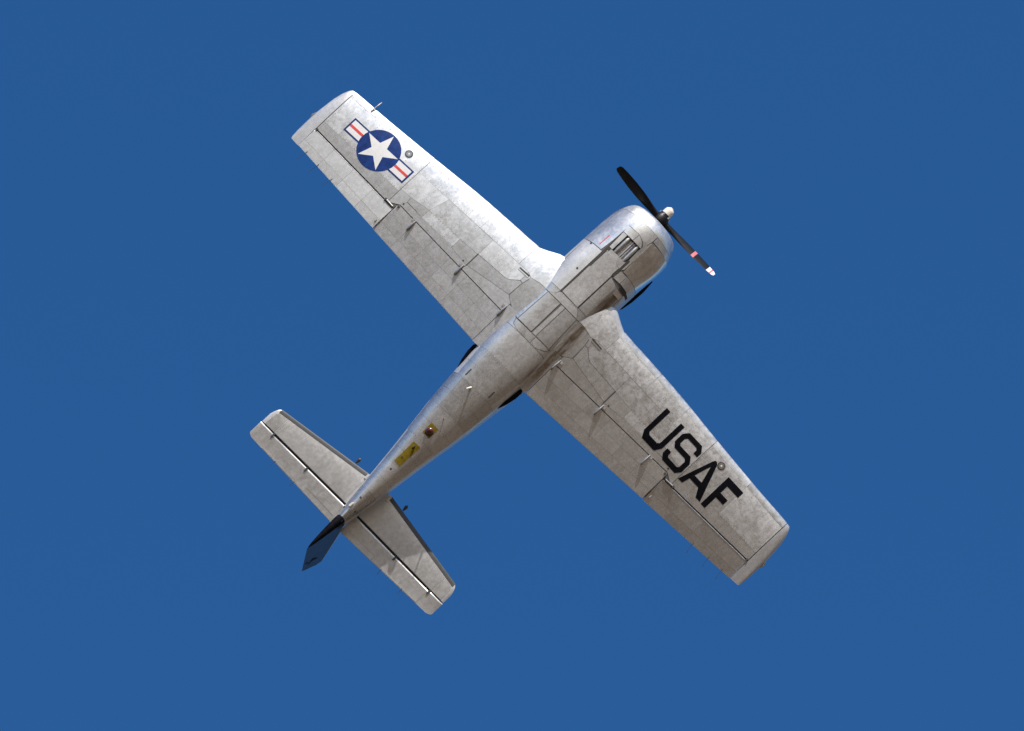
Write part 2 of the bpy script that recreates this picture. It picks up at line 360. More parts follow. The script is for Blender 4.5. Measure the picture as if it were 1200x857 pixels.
def build_wing(sd, label):
    def low(x, y, off=0.0): return (x, sd * y, wing_low(x, y) - off)
    # the closed core of the wing: recessed below the sheets, which hide it but for the seams
    ys = [0.42, 0.5, 0.6, 0.7, 0.8, 0.9, 1.0, 1.1, 1.2, 1.35, 1.6, 2.0, 2.5, 3.0, 3.5, 3.72, 3.75, 4.2, 4.8, 5.4, 5.99]
    ss = [0.0, 0.004, 0.012, 0.025, 0.045, 0.07, 0.10, 0.15, 0.22, 0.3, 0.4, 0.5, 0.6, 0.7, 0.8, 0.9, 1.0]
    rings = []
    for y in ys:
        le = wing_le(y); xe = hinge_x(y) + 0.006; c = le - xe
        lo = [(le - c * s, sd * y, wing_low(le - c * s, y) + (0.006 if s > 0.06 else 0.0)) for s in reversed(ss)]
        up = [(le - c * s, sd * y, wing_up(le - c * s, y)) for s in ss[1:]]
        # the upper skin runs aft over the gap in front of the flap and the aileron
        if y > 1.15:                                               # nose tucked inside the wrap-round skin
            def tuck(q):
                s_ = (le - q[0]) / c
                if s_ > .16: return q
                return (q[0] - .014 * max(0.0, 1 - s_ / .10), q[1], wing_zc(y) + (q[2] - wing_zc(y)) * .90)
            lo = [tuck(q) for q in lo]; up = [tuck(q) for q in up]
        rings.append(lo + up)
    nlo = len(ss)
    o = loft("wing", rings, [ALU, SEAM], plane, fmat=lambda i, j: 1 if j < nlo - (6 if ys[i] > 1.15 else 12) else 0, sharp=50)
    part(o, label)
    # wrap-round leading edge skins
    for y0, y1 in ((1.19, 2.255), (2.262, 3.10), (3.106, 3.916), (3.926, 4.95), (4.956, 5.985)):
        k = max(3, int((y1 - y0) / 0.25)); rr = []
        for i in range(k + 1):
            y = y0 + (y1 - y0) * i / k; le = wing_le(y); c = le - wing_te(y)
            q = [(0.155 * f) for f in (1.0, 0.9, 0.8, 0.7, 0.6, 0.5, 0.42, 0.34, 0.28, 0.22, 0.17, 0.13, 0.09, 0.06, 0.035, 0.018, 0.006)]
            lo = [(le - d, sd * y, wing_low(le - d, y)) for d in q]
            up = [(le - d, sd * y, wing_up(le - d, y)) for d in reversed(q)]
            rr.append([(x + 0.003 * (1 - (le - x) / 0.155), yy, z) for x, yy, z in lo + [(le, sd * y, wing_zc(y))] + up])
        loft("leading_edge_skin", rr, ALU_EDGE, o, closed=False)
    # lower sheets, outlines in (x, y); the same on both wings
    def edge(y, d): return (wing_le(y) - d, y)
    LE = 0.155
    wp = [
        ([edge(3.926, LE), edge(4.5, LE), edge(4.95, LE), (-0.75, 4.95), (-0.755, 3.926)], "w", .0020),
        ([edge(4.95, LE), edge(5.4, LE), edge(5.985, LE), (-0.745, 5.985), (-0.75, 4.95)], "w", .0020),
        ([(-0.755, 3.926), (-0.745, 5.985), (hinge_x(5.985) + .006, 5.985), (hinge_x(3.926) + .006, 3.926)], "f", .0025),
        ([edge(2.26, LE), edge(2.7, LE), edge(3.1, LE), (-0.198, 3.1), (-0.196, 2.26)], "w", .0015),
        ([edge(3.1, LE), edge(3.5, LE), edge(3.918, LE), (-0.20, 3.918), (-0.198, 3.1)], "w", .0015),
        ([edge(1.20, LE), edge(1.6, LE), edge(2.26, LE), (-0.196, 2.26), (-0.196, 1.20)], "w", .003),
        ([(-0.20, 2.26), (-0.20, 3.10), (-0.625, 3.22), (-0.63, 2.37), (-0.62, 1.90), (-0.20, 1.90)], "w", .002),
        ([(-0.20, 3.10), (-0.20, 3.918), (-0.69, 3.918), (-0.69, 3.66), (-0.625, 3.22)], "w", .002),
        ([(-0.196, 0.935), (-0.196, 1.90), (-0.61, 1.90), (-0.590, 1.162), (-0.555, 1.089), (-0.425, 0.935)], "w", .005),
        ([(-0.445, 0.865), (-0.430, 0.935), (-0.555, 1.089), (-0.590, 1.162), (-0.61, 1.895), (-0.925, 1.895), (-0.845, 1.32), (-0.79, 0.885)], "d", .006),
        ([(-0.79, 0.885), (-0.845, 1.32), (-0.925, 1.895), (flap_x(1.92) + .006, 1.92), (flap_x(0.74) + .006, 0.74), (-0.90, 0.735)], "f", .003),
        ([(-0.62, 1.905), (-0.63, 2.37), (-0.87, 2.37), (-0.93, 1.905)], "a", .004),
        ([(-0.63, 2.37), (-0.625, 3.22), (-0.83, 3.22), (-0.84, 2.37)], "w", .0015),
        ([(-0.625, 3.22), (-0.69, 3.66), (-0.80, 3.64), (-0.83, 3.22)], "a", .004),
        ([(-0.69, 3.66), (-0.69, 3.918), (hinge_x(3.918) + .006, 3.918), (hinge_x(3.70) + .006, 3.70), (-0.81, 3.64)], "f", .002),
        ([(-0.87, 2.37), (-0.835, 2.37), (-0.83, 3.22), (-0.81, 3.64), (flap_x(3.70) + .006, 3.70), (flap_x(1.93) + .006, 1.93), (-0.93, 1.905)], "f", .002),
        # wing root: fillet around the leading edge and the inboard gear door
        ([(0.20, 1.195), (-0.196, 1.195), (-0.196, 0.935), (-0.245, 0.83), (-0.20, 0.62), (-0.20, 0.46), (-0.14, 0.46), (0.10, 0.46), (0.34, 0.52), (0.40, 0.70), (0.39, 0.80), (0.33, 0.95)], "w", .003),
        ([(-0.255, 0.83), (-0.21, 0.935), (-0.425, 0.935), (-0.44, 0.865)], "f", .003),
        ([(-0.26, 0.82), (-0.445, 0.862), (-0.79, 0.875), (-0.90, 0.735), (-0.95, 0.62), (-0.95, 0.45), (-0.205, 0.45), (-0.21, 0.62)], "d", .004),
    ]
    mm = {"w": ALU_WING, "f": ALU_FLAP, "d": ALU_BELLY, "a": ALU_FLAP}
    nm = {"w": "skin_panel", "f": "skin_panel", "d": "gear_door", "a": "access_panel"}
    for poly, kind, ins in wp:
        sheet(nm[kind], poly, low, mm[kind], o, inset=ins, du=0.09, dv=0.30)
    # narrow slot with a bright lip by the front spar, dark strip painted as the shaded gap at the outer end of the gear door
    sheet("spar_slot", [(-0.225, 0.87), (-0.232, 1.13), (-0.262, 1.13), (-0.262, 0.87)], low, GAP_SHADE, o, inset=0, top=.002, under=-.001)
    sheet("spar_lip", [(-0.268, 0.88), (-0.266, 1.13), (-0.285, 1.13), (-0.288, 0.88)], low, ALU_BRIGHT, o, inset=0, top=.009, under=0)
    sheet("door_gap", [(-0.605, 1.888), (-0.605, 1.912), (-0.94, 1.912), (-0.94, 1.890)], low, GAP_SHADE, o, inset=0, top=.0022, under=-.001)
    # rivets
    rv = row((0.02, 5.93), (-0.98, 5.95), 0.045) + row((0.0, 3.945), (-0.70, 3.945), 0.05) + row((-0.73, 4.0), (-0.725, 5.9), 0.06)
    rv += row((-0.17, 1.25), (-0.17, 3.85), 0.07) + row((-0.64, 2.42), (-0.64, 3.2), 0.06)
    for y in (1.50, 2.62, 2.95, 3.42, 4.28, 4.72, 5.16, 5.58): rv += row((wing_le(y) - .17, y), (hinge_x(y) + .05, y), 0.05)
    dots("rivet_row", rv, 0.0058, low, SEAM, o)
    sp = [(-0.905, 2.01), (-0.88, 3.665), (-0.99, 3.69), (-0.72, 4.12), (-0.60, 4.62), (-0.50, 1.5)]
    for u, v in sp[:3]:
        sheet("drain_hole", [(u + .02 * math.cos(a * PI / 4), v + .02 * math.sin(a * PI / 4)) for a in range(8)], low, GAP_SHADE, o, inset=0, top=.003, under=0)
    # tip cap
    TIPC = [(0.0, 0.138, -1.4415), (0.06, 0.128, -1.437), (0.10, 0.085, -1.433), (0.155, -0.045, -1.428), (0.195, -0.23, -1.424), (0.215, -0.42, -1.38), (0.232, -0.62, -1.22), (0.238, -0.80, -1.02)]
    rr = []
    for dy, xl, xt in TIPC:
        y = 6.0 + dy; c = xl - xt; f = math.sqrt(max(0.0, 1 - (dy / 0.2385) ** 2)); ff = 0.10 + 0.90 * f
        th = 0.5 * wing_t(6.0) * 1.58 * 2
        lo = []; up = []
        for s in (1.0, 0.93, 0.85, 0.7, 0.55, 0.4, 0.3, 0.2, 0.12, 0.06, 0.02, 0.005):
            x = xl - c * s; h = wing_t(6.0) * 1.58 * naca(s) * ff
            lo.append((x, sd * y, wing_zc(6.0) + 0.1486 * min(dy, 0.1) - 0.80 * h + 0.03 * (dy / .24) ** 2))
        for s in (0.0, 0.005, 0.02, 0.06, 0.12, 0.2, 0.3, 0.4, 0.55, 0.7, 0.85, 0.93):
            x = xl - c * s; h = wing_t(6.0) * 1.58 * naca(s) * ff
            up.append((x, sd * y, wing_zc(6.0) + 0.1486 * min(dy, 0.1) + 1.20 * h + 0.03 * (dy / .24) ** 2))
        rr.append(lo + up)
    tip = loft("wing_tip_cap", rr, ALU_TIP, plane, sharp=60)
    tube("navigation_light", [(-0.70, sd * 6.235, 0.262), (-0.78, sd * 6.258, 0.262), (-0.85, sd * 6.24, 0.262)], [0.010, 0.024, 0.010], LENS, tip)
    # landing lamp let into the skin
    c0 = (-0.068, 4.33)
    ring = [(c0[0] + .082 * math.cos(a * PI / 12), c0[1] + .082 * math.sin(a * PI / 12)) for a in range(24)]
    lamp = sheet("landing_light", ring, low, RUBBER, o, inset=0, top=.006, under=0, du=.05, dv=.05)
    sheet("lens", [(c0[0] + .058 * math.cos(a * PI / 12), c0[1] + .058 * math.sin(a * PI / 12)) for a in range(24)], low, LENS, lamp if False else o, inset=0, top=.010, under=-.006, du=.05, dv=.05)
    sheet("bulb", [(c0[0] + .02 * math.cos(a * PI / 6), c0[1] + .02 * math.sin(a * PI / 6)) for a in range(12)], low, DOME, o, inset=0, top=.014, under=-.010)
    return o, low

wing_r, low_r = build_wing(-1, "wing carrying the blue roundel with a white star")
wing_l, low_l = build_wing(+1, "wing lettered USAF in black")

# ---- flaps and ailerons ---------------------------------------
def build_surface(name, sd, y0, y1, hx, gap, cols, rows, tab, label=None, tilt=0.0):
    def dz(x, y): return -max(0.0, hx(y) - gap - x) * tilt           # trailing edge down for a positive tilt
    def low(x, y, off=0.0): return (x, sd * y, wing_low(x, y) - off + dz(x, y))
    k = max(4, int((y1 - y0) / 0.3)); rings = []
    for i in range(k + 1):
        y = y0 + (y1 - y0) * i / k; xl = hx(y) - gap; xt = wing_te(y); c = xl - xt
        zl, zu = wing_low(xl - .02, y), wing_up(xl - .02, y); mid = 0.5 * (zl + zu)
        r = []
        for s in (1.0, 0.9, 0.75, 0.6, 0.45, 0.3, 0.2, 0.13, 0.08):
            x = xl - c * s; r.append((x, sd * y, min(wing_low(x, y) + (.005 if s < .97 else .002), wing_zc(y) - .001)))
        for a in (-60, -35, -10, 15, 40, 65):                       # rounded nose
            t = math.radians(a); r.append((xl - .045 + .045 * math.cos(t), sd * y, mid + 0.5 * (zu - zl - .012) * math.sin(t)))
        for s in (0.08, 0.2, 0.45, 0.75):
            x = xl - c * s; r.append((x, sd * y, wing_up(x, y)))
        r.append((xt, sd * y, wing_zc(y) + .003))
        rings.append([(x, yy, z + dz(x, abs(yy))) for x, yy, z in r])
    o = loft(name, rings, ALU, plane, sharp=50)
    part(o, label)
    nose = .022 if name == 'aileron' else .006
    xa = lambda y, f: (hx(y) - gap - nose) + (wing_te(y) + .006 - hx(y) + gap + nose) * f
    for i in range(cols):
        a, b = y0 + .006 + (y1 - y0 - .012) * i / cols, y0 + .006 + (y1 - y0 - .012) * (i + 1) / cols
        for j in range(len(rows) - 1):
            f0, f1 = rows[j], rows[j + 1]
            if tab and f1 > 0.99 and tab[0] - .01 <= a and b <= tab[1] + .01: mat, nm = ALU_FLAP, "trim_tab"
            else: mat, nm = ALU_FLAP, "skin_panel"
            sheet(nm, [(xa(a, f0), a), (xa(b, f0), b), (xa(b, f1), b), (xa(a, f1), a)], low, mat, o, inset=.0025 if nm == "skin_panel" else .004, top=0.001, under=.007, du=.12, dv=.4)
    def web(x, y, off=0.0): return (x, sd * y, wing_zc(y) + .004 + off)
    sheet("gap_seal", [(hx(y0) + .035, y0 - .005), (hx(y1) + .035, y1 + .005), (hx(y1) - .05, y1 + .005), (hx(y0) - .05, y0 - .005)], web, GAP_SHADE, o, inset=0, top=.002, under=.002, du=.1, dv=.5)
    if name == "flap": sheet("gap_seal", [(hx(y1), y1 - .01), (hx(y1), y1 + .024), (wing_te(y1) + .06, y1 + .024), (wing_te(y1) + .06, y1 - .01)], web, GAP_SHADE, o, inset=0, top=.002, under=.002)
    # bright rounded nose strip along the hinge line
    rr = []
    for i in range(9):
        y = y0 + .004 + (y1 - y0 - .008) * i / 8; x = hx(y) - gap
        rr.append([(x - .024, sd * y, wing_low(x - .024, y) - .003), (x - .014, sd * y, wing_low(x - .014, y) - .004), (x - .004, sd * y, wing_low(x - .004, y) + .004), (x + .002, sd * y, wing_low(x, y) + .03)])
    if name == "aileron": loft("nose_strip", rr, ALU_BRIGHT, o, closed=False)
    return o, low

for sd in (-1, 1):
    flap, lo_f = build_surface("flap", sd, 0.735, 3.728, flap_x, 0.003, 6, (0, 0.36, 0.70, 1.0), None)
    ail, lo_a = build_surface("aileron", sd, 3.742, 5.988, ail_x, 0.016, 4, (0, 0.62, 1.0), (3.74, 4.87), tilt=-0.085 * sd)
    # flap hinge arms hanging under the joint
    for y, xf in ((0.752, -0.985), (1.94, -0.96), (3.245, -0.955)):
        zt = wing_low(-1.06, y)
        arm = tube("hinge_arm", [(xf, sd * y, wing_low(xf, y) - .006), (xf - .05, sd * y, zt - .022), (xf - .17, sd * y, zt - .042), (xf - .235, sd * (y - .003), zt - .044), (xf - .262, sd * (y - .004), zt - .03)],
                   [.016, .030, .032, .028, .010], ALU_BRIGHT, flap, seg=12, flat=0.62)
        box("hinge_bracket", (xf - .225, sd * y, zt - .012), (.075, .02, .05), RUBBER, arm)
        box("hinge_plate", (xf - .03, sd * (y + .05), zt + .002), (.055, .05, .022), ALU_BRIGHT, flap, bevel=.004)
    box("jack_fitting", (-0.99, sd * 3.695, wing_low(-.99, 3.695) - .008), (.04, .045, .03), RUBBER, ail)
    tube("push_rod", [(-1.065, sd * 3.78, wing_low(-1.065, 3.78) - .012), (-1.05, sd * 3.96, wing_low(-1.05, 3.96) - .014)], .016, ALU_BRIGHT, ail)
    box("hinge_fitting", (-1.052, sd * 3.985, wing_low(-1.052, 3.985) - .012), (.05, .035, .03), RUBBER, ail)
    box("tab_horn", (-1.50, sd * 3.81, wing_low(-1.5, 3.81) - .014 + .036 * sd), (.06, .018, .03), ALU_RIB, ail)
    box("hinge_fitting", (ail_x(5.95) + .0, sd * 5.965, wing_low(-.95, 5.965) - .006), (.045, .03, .02), RUBBER, ail)
    for y in (5.02, 5.42, 5.77):
        xt = wing_te(y); up = 0.085 * sd * (ail_x(y) - xt)
        tube("static_wick", [(xt + .05, sd * y, wing_zc(y) - .010 + up), (xt - .06, sd * (y + .01), wing_zc(y) - .006 + up), (xt - .15, sd * (y + .03), wing_zc(y) - .002 + up)], [.005, .004, .003], RUBBER, ail, seg=6)
        tube("wick_tip", [(xt - .15, sd * (y + .03), wing_zc(y) - .002 + up), (xt - .20, sd * (y + .045), wing_zc(y) + up)], [.006, .004], RUBBER, ail, seg=6)

# pitot head under the starred wing's leading edge
tube("pitot_tube", [(0.06, -5.49, 0.075), (0.20, -5.485, 0.085), (0.26, -5.48, 0.10), (0.34, -5.475, 0.105)], [.012, .014, .020, .008], ALU_RIB, wing_r, seg=10)

# ---- markings: flat paint on the sheets -------------------------
def decal(name, poly, mat, parent, low, top, label=None):
    o = sheet(name, poly, low, mat, parent, inset=-.005 if mat is BLACK else 0.0, top=top, under=-(top - .0006), du=.09, dv=.3)
    return part(o, label)
def circle(cx, cy, r, n=48): return [(cx + r * math.cos(2 * PI * k / n), cy + r * math.sin(2 * PI * k / n)) for k in range(n)]
RC = (-0.431, 4.797); RR = 0.437
decal("roundel_disc", circle(RC[0], RC[1], RR), BLUE, wing_r, low_r, .0040, "blue disc of the roundel")
star = []
for k in range(10):
    rad = 0.413 if k % 2 == 0 else 0.413 * 0.382; a = PI * k / 5
    star.append((RC[0] + rad * math.cos(a), RC[1] + rad * math.sin(a)))
decal("roundel_star", star, WHITE, wing_r, low_r, .0060, "white five-pointed star")
for s in (1, -1):
    def arc(xa, xb, rad):                                           # inner end follows the disc
        return [(RC[0] + x, RC[1] + s * math.sqrt(max(0, rad * rad - x * x))) for x in (xa, xa + (xb - xa) * .25, xa + (xb - xa) * .5, xa + (xb - xa) * .75, xb)]
    def bar(xa, xb, out, rad, name, mat, top):
        decal(name, arc(xa, xb, rad) + [(RC[0] + xb, RC[1] + s * out), (RC[0] + xa, RC[1] + s * out)], mat, wing_r, low_r, top)
    bar(-0.172, 0.165, 0.806, RR - .02, "roundel_bar_border", BLUE, .0030)
    bar(-0.138, 0.131, 0.770, RR + .004, "roundel_bar", WHITE, .0050)
    bar(-0.030, 0.022, 0.770, RR + .006, "roundel_stripe", RED, .0070)

def letter(poly, holes=()):
    return poly
L_U = [(-0.085, 2.810), (-0.085, 2.905), (-0.655, 2.905), (-0.705, 2.950), (-0.705, 3.165), (-0.655, 3.210), (-0.085, 3.210), (-0.085, 3.305), (-0.700, 3.305), (-0.845, 3.225), (-0.845, 2.890), (-0.700, 2.810)]
L_S = [(-0.205, 3.375), (-0.085, 3.460), (-0.085, 3.800), (-0.195, 3.888), (-0.305, 3.888), (-0.305, 3.790), (-0.215, 3.787), (-0.185, 3.750), (-0.185, 3.510), (-0.235, 3.472), (-0.365, 3.472), (-0.400, 3.512), (-0.400, 3.800), (-0.515, 3.888), (-0.740, 3.888), (-0.845, 3.810), (-0.845, 3.462), (-0.740, 3.378), (-0.620, 3.378), (-0.620, 3.474), (-0.700, 3.478), (-0.738, 3.512), (-0.738, 3.760), (-0.700, 3.792), (-0.545, 3.792), (-0.503, 3.752), (-0.503, 3.460), (-0.410, 3.378)]
L_A1 = [(-0.868, 3.935), (-0.862, 4.040), (-0.713, 4.078), (-0.576, 4.108), (-0.235, 4.199), (-0.235, 4.207), (-0.548, 4.296), (-0.694, 4.325), (-0.866, 4.428), (-0.862, 4.538), (-0.125, 4.262), (-0.083, 4.225), (-0.083, 4.185), (-0.125, 4.160)]
L_A2 = [(-0.590, 4.100), (-0.590, 4.310), (-0.695, 4.330), (-0.695, 4.075)]
L_F = [(-0.875, 4.583), (-0.875, 4.690), (-0.570, 4.690), (-0.570, 4.890), (-0.450, 4.890), (-0.450, 4.690), (-0.255, 4.690), (-0.255, 4.990), (-0.112, 4.990), (-0.112, 4.583)]
for nm, polys in (("letter", [L_U]), ("letter", [L_S]), ("letter", [L_A1, L_A2]), ("letter", [L_F])):
    first = decal(nm, polys[0], BLACK, wing_l, low_l, .0045)
    for p in polys[1:]: decal("letter_crossbar", p, BLACK, wing_l, low_l, .0050)

# ---- fuselage ---------------------------------------------------
def th_of(x, y):
    w, zb, zm, zt, n = smooth_table(FUS, x)
    return math.copysign(math.asin(min(1.0, abs(y) / w) ** (n / 2.0)), y)
def fus_off(x, th, off=0.0):
    p = Vector(fus_point(x, th)); e = 1e-3
    a = Vector(fus_point(x, th + e)) - Vector(fus_point(x, th - e))
    b = Vector(fus_point(min(x + e, 2.38), th)) - Vector(fus_point(max(x - e, -6.16), th))
    n = b.cross(a)
    if n.length < 1e-12: return tuple(p)
    n.normalize()
    c = Vector((x, 0, smooth_table(FUS, x)[2]))
    if n.dot(p - c) < 0: n = -n
    return tuple(p + n * off)
def belly(x, y, off=0.0): return fus_off(x, th_of(x, y), off)

BAY_X, BAY_Y = (1.262, 1.672), (-0.115, 0.235)
xs = []; x = -6.16
while x < 2.385: xs.append(x); x += 0.06
xs += [1.255, 1.268, 1.665, 1.678]; xs = sorted(xs); xs.append(2.38)
TH = [-PI + 2 * PI * k / 120 for k in range(120)]
rings = []
for x in xs:
    r = []
    for t in TH:
        off = -0.006
        p = fus_point(x, t)
        if BAY_X[0] < x < BAY_X[1] and BAY_Y[0] < p[1] < BAY_Y[1] and abs(t) < 1: off = -0.075
        r.append(fus_off(x, t, off))
    rings.append(r)
fus = loft("fuselage", rings, [SEAM], plane)

def fpanel(poly, mat, name="skin_panel", inset=.003, top=0.0, under=.008, xy=True, parent=None):
    if xy:                                                         # follow straight lines in plan
        pts = []
        for a, b in zip(poly, poly[1:] + poly[:1]):
            k = max(1, int(abs(b[0] - a[0]) / 0.14))
            pts += [(a[0] + (b[0] - a[0]) * i / k, a[1] + (b[1] - a[1]) * i / k) for i in range(k)]
        q = [(x, th_of(x, y)) for x, y in pts]
    else: q = poly
    return sheet(name, q, fus_off, mat, parent or fus, inset=inset, top=top, under=under, du=.16, dv=.13, vs=.62)

# tail cone and rear belly: frames at x, seams at angles; d = degrees from the belly line
def band(x0, x1, degs, mat, inset=.002):
    for a, b in zip(degs, degs[1:]):
        fpanel([(x0, math.radians(a)), (x1, math.radians(a)), (x1, math.radians(b)), (x0, math.radians(b))], ALU if a * b > 0 and min(abs(a), abs(b)) >= 50 and mat is ALU_BELLY else mat, inset=inset, xy=False)
band(-6.15, -5.42, (-180, -70, 0, 70, 180), ALU_BELLY, .0015)
band(-5.42, -4.72, (-180, -62, 62, 180), ALU_BELLY, .0010)
band(-4.72, -4.02, (-180, -62, 62, 180), ALU_BELLY, .0010)
band(-4.02, -3.31, (-180, -75, -30, 30, 75, 180), ALU_BELLY, .0013)
band(-3.31, -2.60, (-180, -85, -28, 33, 85, 180), ALU_BELLY, .0016)
band(-2.60, -1.905, (-180, -100, -50, 50, 100, 180), ALU_BELLY, .0016)
band(-1.905, -1.21, (-180, -100, -58, 58, 100, 180), ALU_BELLY, .0030)
for s in (-1, 1):
    a, b = (58, 100) if s > 0 else (-100, -58)
    fpanel([(-1.21, math.radians(a)), (1.11, math.radians(a)), (1.11, math.radians(b)), (-1.21, math.radians(b))], ALU, xy=False, inset=.002)
    a, b = (100, 180) if s > 0 else (-180, -100)
    fpanel([(-1.21, math.radians(a)), (1.11, math.radians(a)), (1.11, math.radians(b)), (-1.21, math.radians(b))], ALU, xy=False, inset=.002)
# wheel bay: the two square wheel doors, the keel strip and the bands around them
def lim(x, s): 
    w, zb, zm, zt, n = smooth_table(FUS, x); return s * w * math.sin(math.radians(58)) ** (2 / n)
fpanel([(-0.222, -0.385), (-0.222, -0.036), (-1.030, -0.032), (-1.020, -0.415)], ALU_BELLY, "wheel_door", inset=.006, top=.004)
fpanel([(-0.222, 0.088), (-0.222, 0.395), (-1.020, 0.440), (-1.030, 0.084)], ALU_BELLY, "wheel_door", inset=.006, top=.004)
fpanel([(-0.222, -0.036), (-0.222, 0.088), (-1.03, 0.084), (-1.03, -0.032)], ALU_BELLY, "keel_strip", inset=.006, top=-.004, under=.002)
fpanel([(-0.222, 0.400), (-0.195, lim(-.2, 1)), (-0.95, lim(-.95, 1)), (-1.02, 0.445)], ALU_BELLY, "skin_panel", inset=.004)
fpanel([(-0.222, -0.392), (-0.195, lim(-.2, -1)), (-0.95, lim(-.95, -1)), (-1.02, -0.425)], ALU_WING, "gear_door", inset=.003)
fpanel([(-0.036, -0.21), (-0.036, 0.24), (-0.212, 0.39), (-0.212, -0.38), (-0.15, -0.27)], ALU_BELLY, "skin_panel", inset=.003)
fpanel([(-0.036, 0.245), (-0.036, lim(0, 1)), (-0.19, lim(-.2, 1)), (-0.212, 0.395)], ALU_BELLY, inset=.003)
fpanel([(-0.036, -0.215), (-0.036, lim(0, -1)), (-0.19, lim(-.2, -1)), (-0.212, -0.385), (-0.155, -0.275)], ALU_BELLY, inset=.003)
fpanel([(-1.04, -0.44), (-1.04, 0.10), (-1.205, 0.10), (-1.205, -0.22), (-1.15, -0.40)], ALU_BELLY, inset=.004)
fpanel([(-1.04, 0.10), (-1.02, 0.46), (-1.10, 0.42), (-1.205, 0.24), (-1.205, 0.10)], ALU_BELLY, inset=.003)
fpanel([(-1.02, 0.465), (-0.96, lim(-.96, 1)), (-1.205, lim(-1.2, 1)), (-1.205, 0.25), (-1.11, 0.425)], ALU_BELLY, inset=.004)
fpanel([(-1.03, -0.45), (-0.96, lim(-.96, -1)), (-1.205, lim(-1.2, -1)), (-1.205, -0.23), (-1.15, -0.41)], ALU_BELLY, inset=.004)
# nose: gear door, side sheets, cowl
fpanel([(-0.026, -0.205), (-0.040, 0.236), (0.88, 0.242), (0.92, 0.230), (1.09, 0.236), (1.17, -0.10), (1.16, -0.178), (0.74, -0.184), (0.70, -0.205)], ALU_BELLY, "nose_gear_door", inset=.005, top=.008)
fpanel([(-0.03, 0.262), (-0.03, lim(0, 1)), (0.80, lim(.8, 1)), (0.80, 0.45), (0.86, 0.262)], ALU_BELLY, inset=.003)
fpanel([(-0.03, -0.240), (-0.03, lim(0, -1)), (1.10, lim(1.1, -1)), (1.10, -0.240)], ALU, inset=.002)
fpanel([(0.885, 0.285), (0.90, 0.452), (1.10, 0.462), (1.085, 0.300)], ALU_COWL, inset=.003, top=.004)
fpanel([(0.905, 0.460), (0.905, lim(.9, 1)), (1.105, lim(1.1, 1)), (1.105, 0.468)], ALU_COWL, "cowl_panel", inset=.002, top=.014)
R_ = math.radians
band(1.115, 1.255, (-180, -100, -58), ALU_COWL, .002)
fpanel([(1.115, R_(-58)), (2.10, R_(-58)), (2.10, th_of(1.7, -.25)), (1.115, th_of(1.4, -.245))], ALU_COWL, "cowl_panel", xy=False, inset=.002)
fpanel([(1.255, R_(-100)), (2.10, R_(-100)), (2.10, R_(-58)), (1.255, R_(-58))], ALU_COWL, "cowl_panel", xy=False, inset=.001)
fpanel([(1.255, R_(-180)), (2.10, R_(-180)), (2.10, R_(-100)), (1.255, R_(-100))], ALU_COWL, "cowl_panel", xy=False, inset=.002)
fpanel([(1.115, R_(100)), (2.10, R_(100)), (2.10, R_(180)), (1.115, R_(180))], ALU_COWL, "cowl_panel", xy=False, inset=.002)
fpanel([(1.68, -0.235), (1.845, -0.240), (1.850, 0.030), (1.68, 0.020)], ALU_COWL, "access_panel", inset=.003, top=.006)
fpanel([(1.68, 0.024), (1.850, 0.034), (1.79, 0.18), (1.70, 0.236), (1.68, 0.236)], ALU_COWL, "access_panel", inset=.003, top=.003)
fpanel([(1.855, -0.25), (2.10, -0.25), (2.10, 0.30), (1.94, 0.30), (1.72, 0.26), (1.80, 0.19), (1.855, 0.035)], ALU_COWL, "cowl_panel", inset=.002)
fpanel([(1.175, -0.205), (1.26, -0.205), (1.26, 0.238), (1.09, 0.262)], ALU_COWL, inset=.004)
fpanel([(1.26, -0.205), (1.675, -0.225), (1.675, -0.120), (1.26, -0.120)], ALU_COWL, inset=.004, top=.005)
fpanel([(1.10, 0.288), (1.34, 0.286), (1.36, 0.250), (1.69, 0.245), (1.92, 0.305), (1.92, 0.325), (1.16, 0.325)], ALU_COWL, inset=.003)
# polished bulged side panel of the cowl, standing proud with a dark slot ahead of it
def bulge(x, th, off):
    k = min(1.0, max(0.0, (x - 1.12) / 0.7)); f = min(1, max(0, (th - R_(33)) / R_(65)))
    return fus_off(x, th, off + (0.014 + 0.040 * math.sin(PI * f) ** .7) * k * k * (3 - 2 * k))
bx0, bx1 = 1.116, 1.938
sheet("cowl_panel", [(bx0, th_of(1.2, .33)), (bx1, th_of(1.9, .32)), (bx1 + .02, R_(60)), (bx1 + .02, R_(98)), (bx0, R_(98)), (bx0, R_(60))], bulge, ALU_BRIGHT, fus, inset=.003, top=0, under=.035, du=.08, dv=.10, vs=.62)
fpanel([(1.965, th_of(1.95, .32)), (2.10, th_of(2.0, .32)), (2.10, R_(98)), (1.985, R_(98)), (1.985, R_(60))], ALU_COWL, "cowl_panel", xy=False, inset=.002)
# cowl lip: one spun ring rolling into the intake
lip = []
for x in (2.104, 2.15, 2.2, 2.25, 2.30, 2.34, 2.365, 2.38): lip.append([fus_off(x, t, 0.0) for t in TH])
for x, k in ((2.365, 0.93), (2.32, 0.88), (2.20, 0.85)):
    w, zb, zm, zt, n = smooth_table(FUS, 2.38)
    lip.append([(x, w * k * math.sin(t), zm + (zm - zb) * k * -math.cos(t)) for t in TH])
loft("cowl_lip", lip, ALU_COWL, fus, cap=False)
eng = loft("engine", [[(x, r * math.sin(2 * PI * k / 24), -.18 + r * math.cos(2 * PI * k / 24)) for k in range(24)] for x, r in ((2.15, .40), (2.22, .22), (2.30, .18), (2.42, .12), (2.50, .08))], ALU_RIB, plane)
for k in range(7):
    a = 2 * PI * k / 7
    tube("cylinder_head", [(2.19, .2 * math.sin(a), -.18 + .2 * math.cos(a)), (2.19, .41 * math.sin(a), -.18 + .41 * math.cos(a))], .08, ALU_RIB, eng, seg=12)

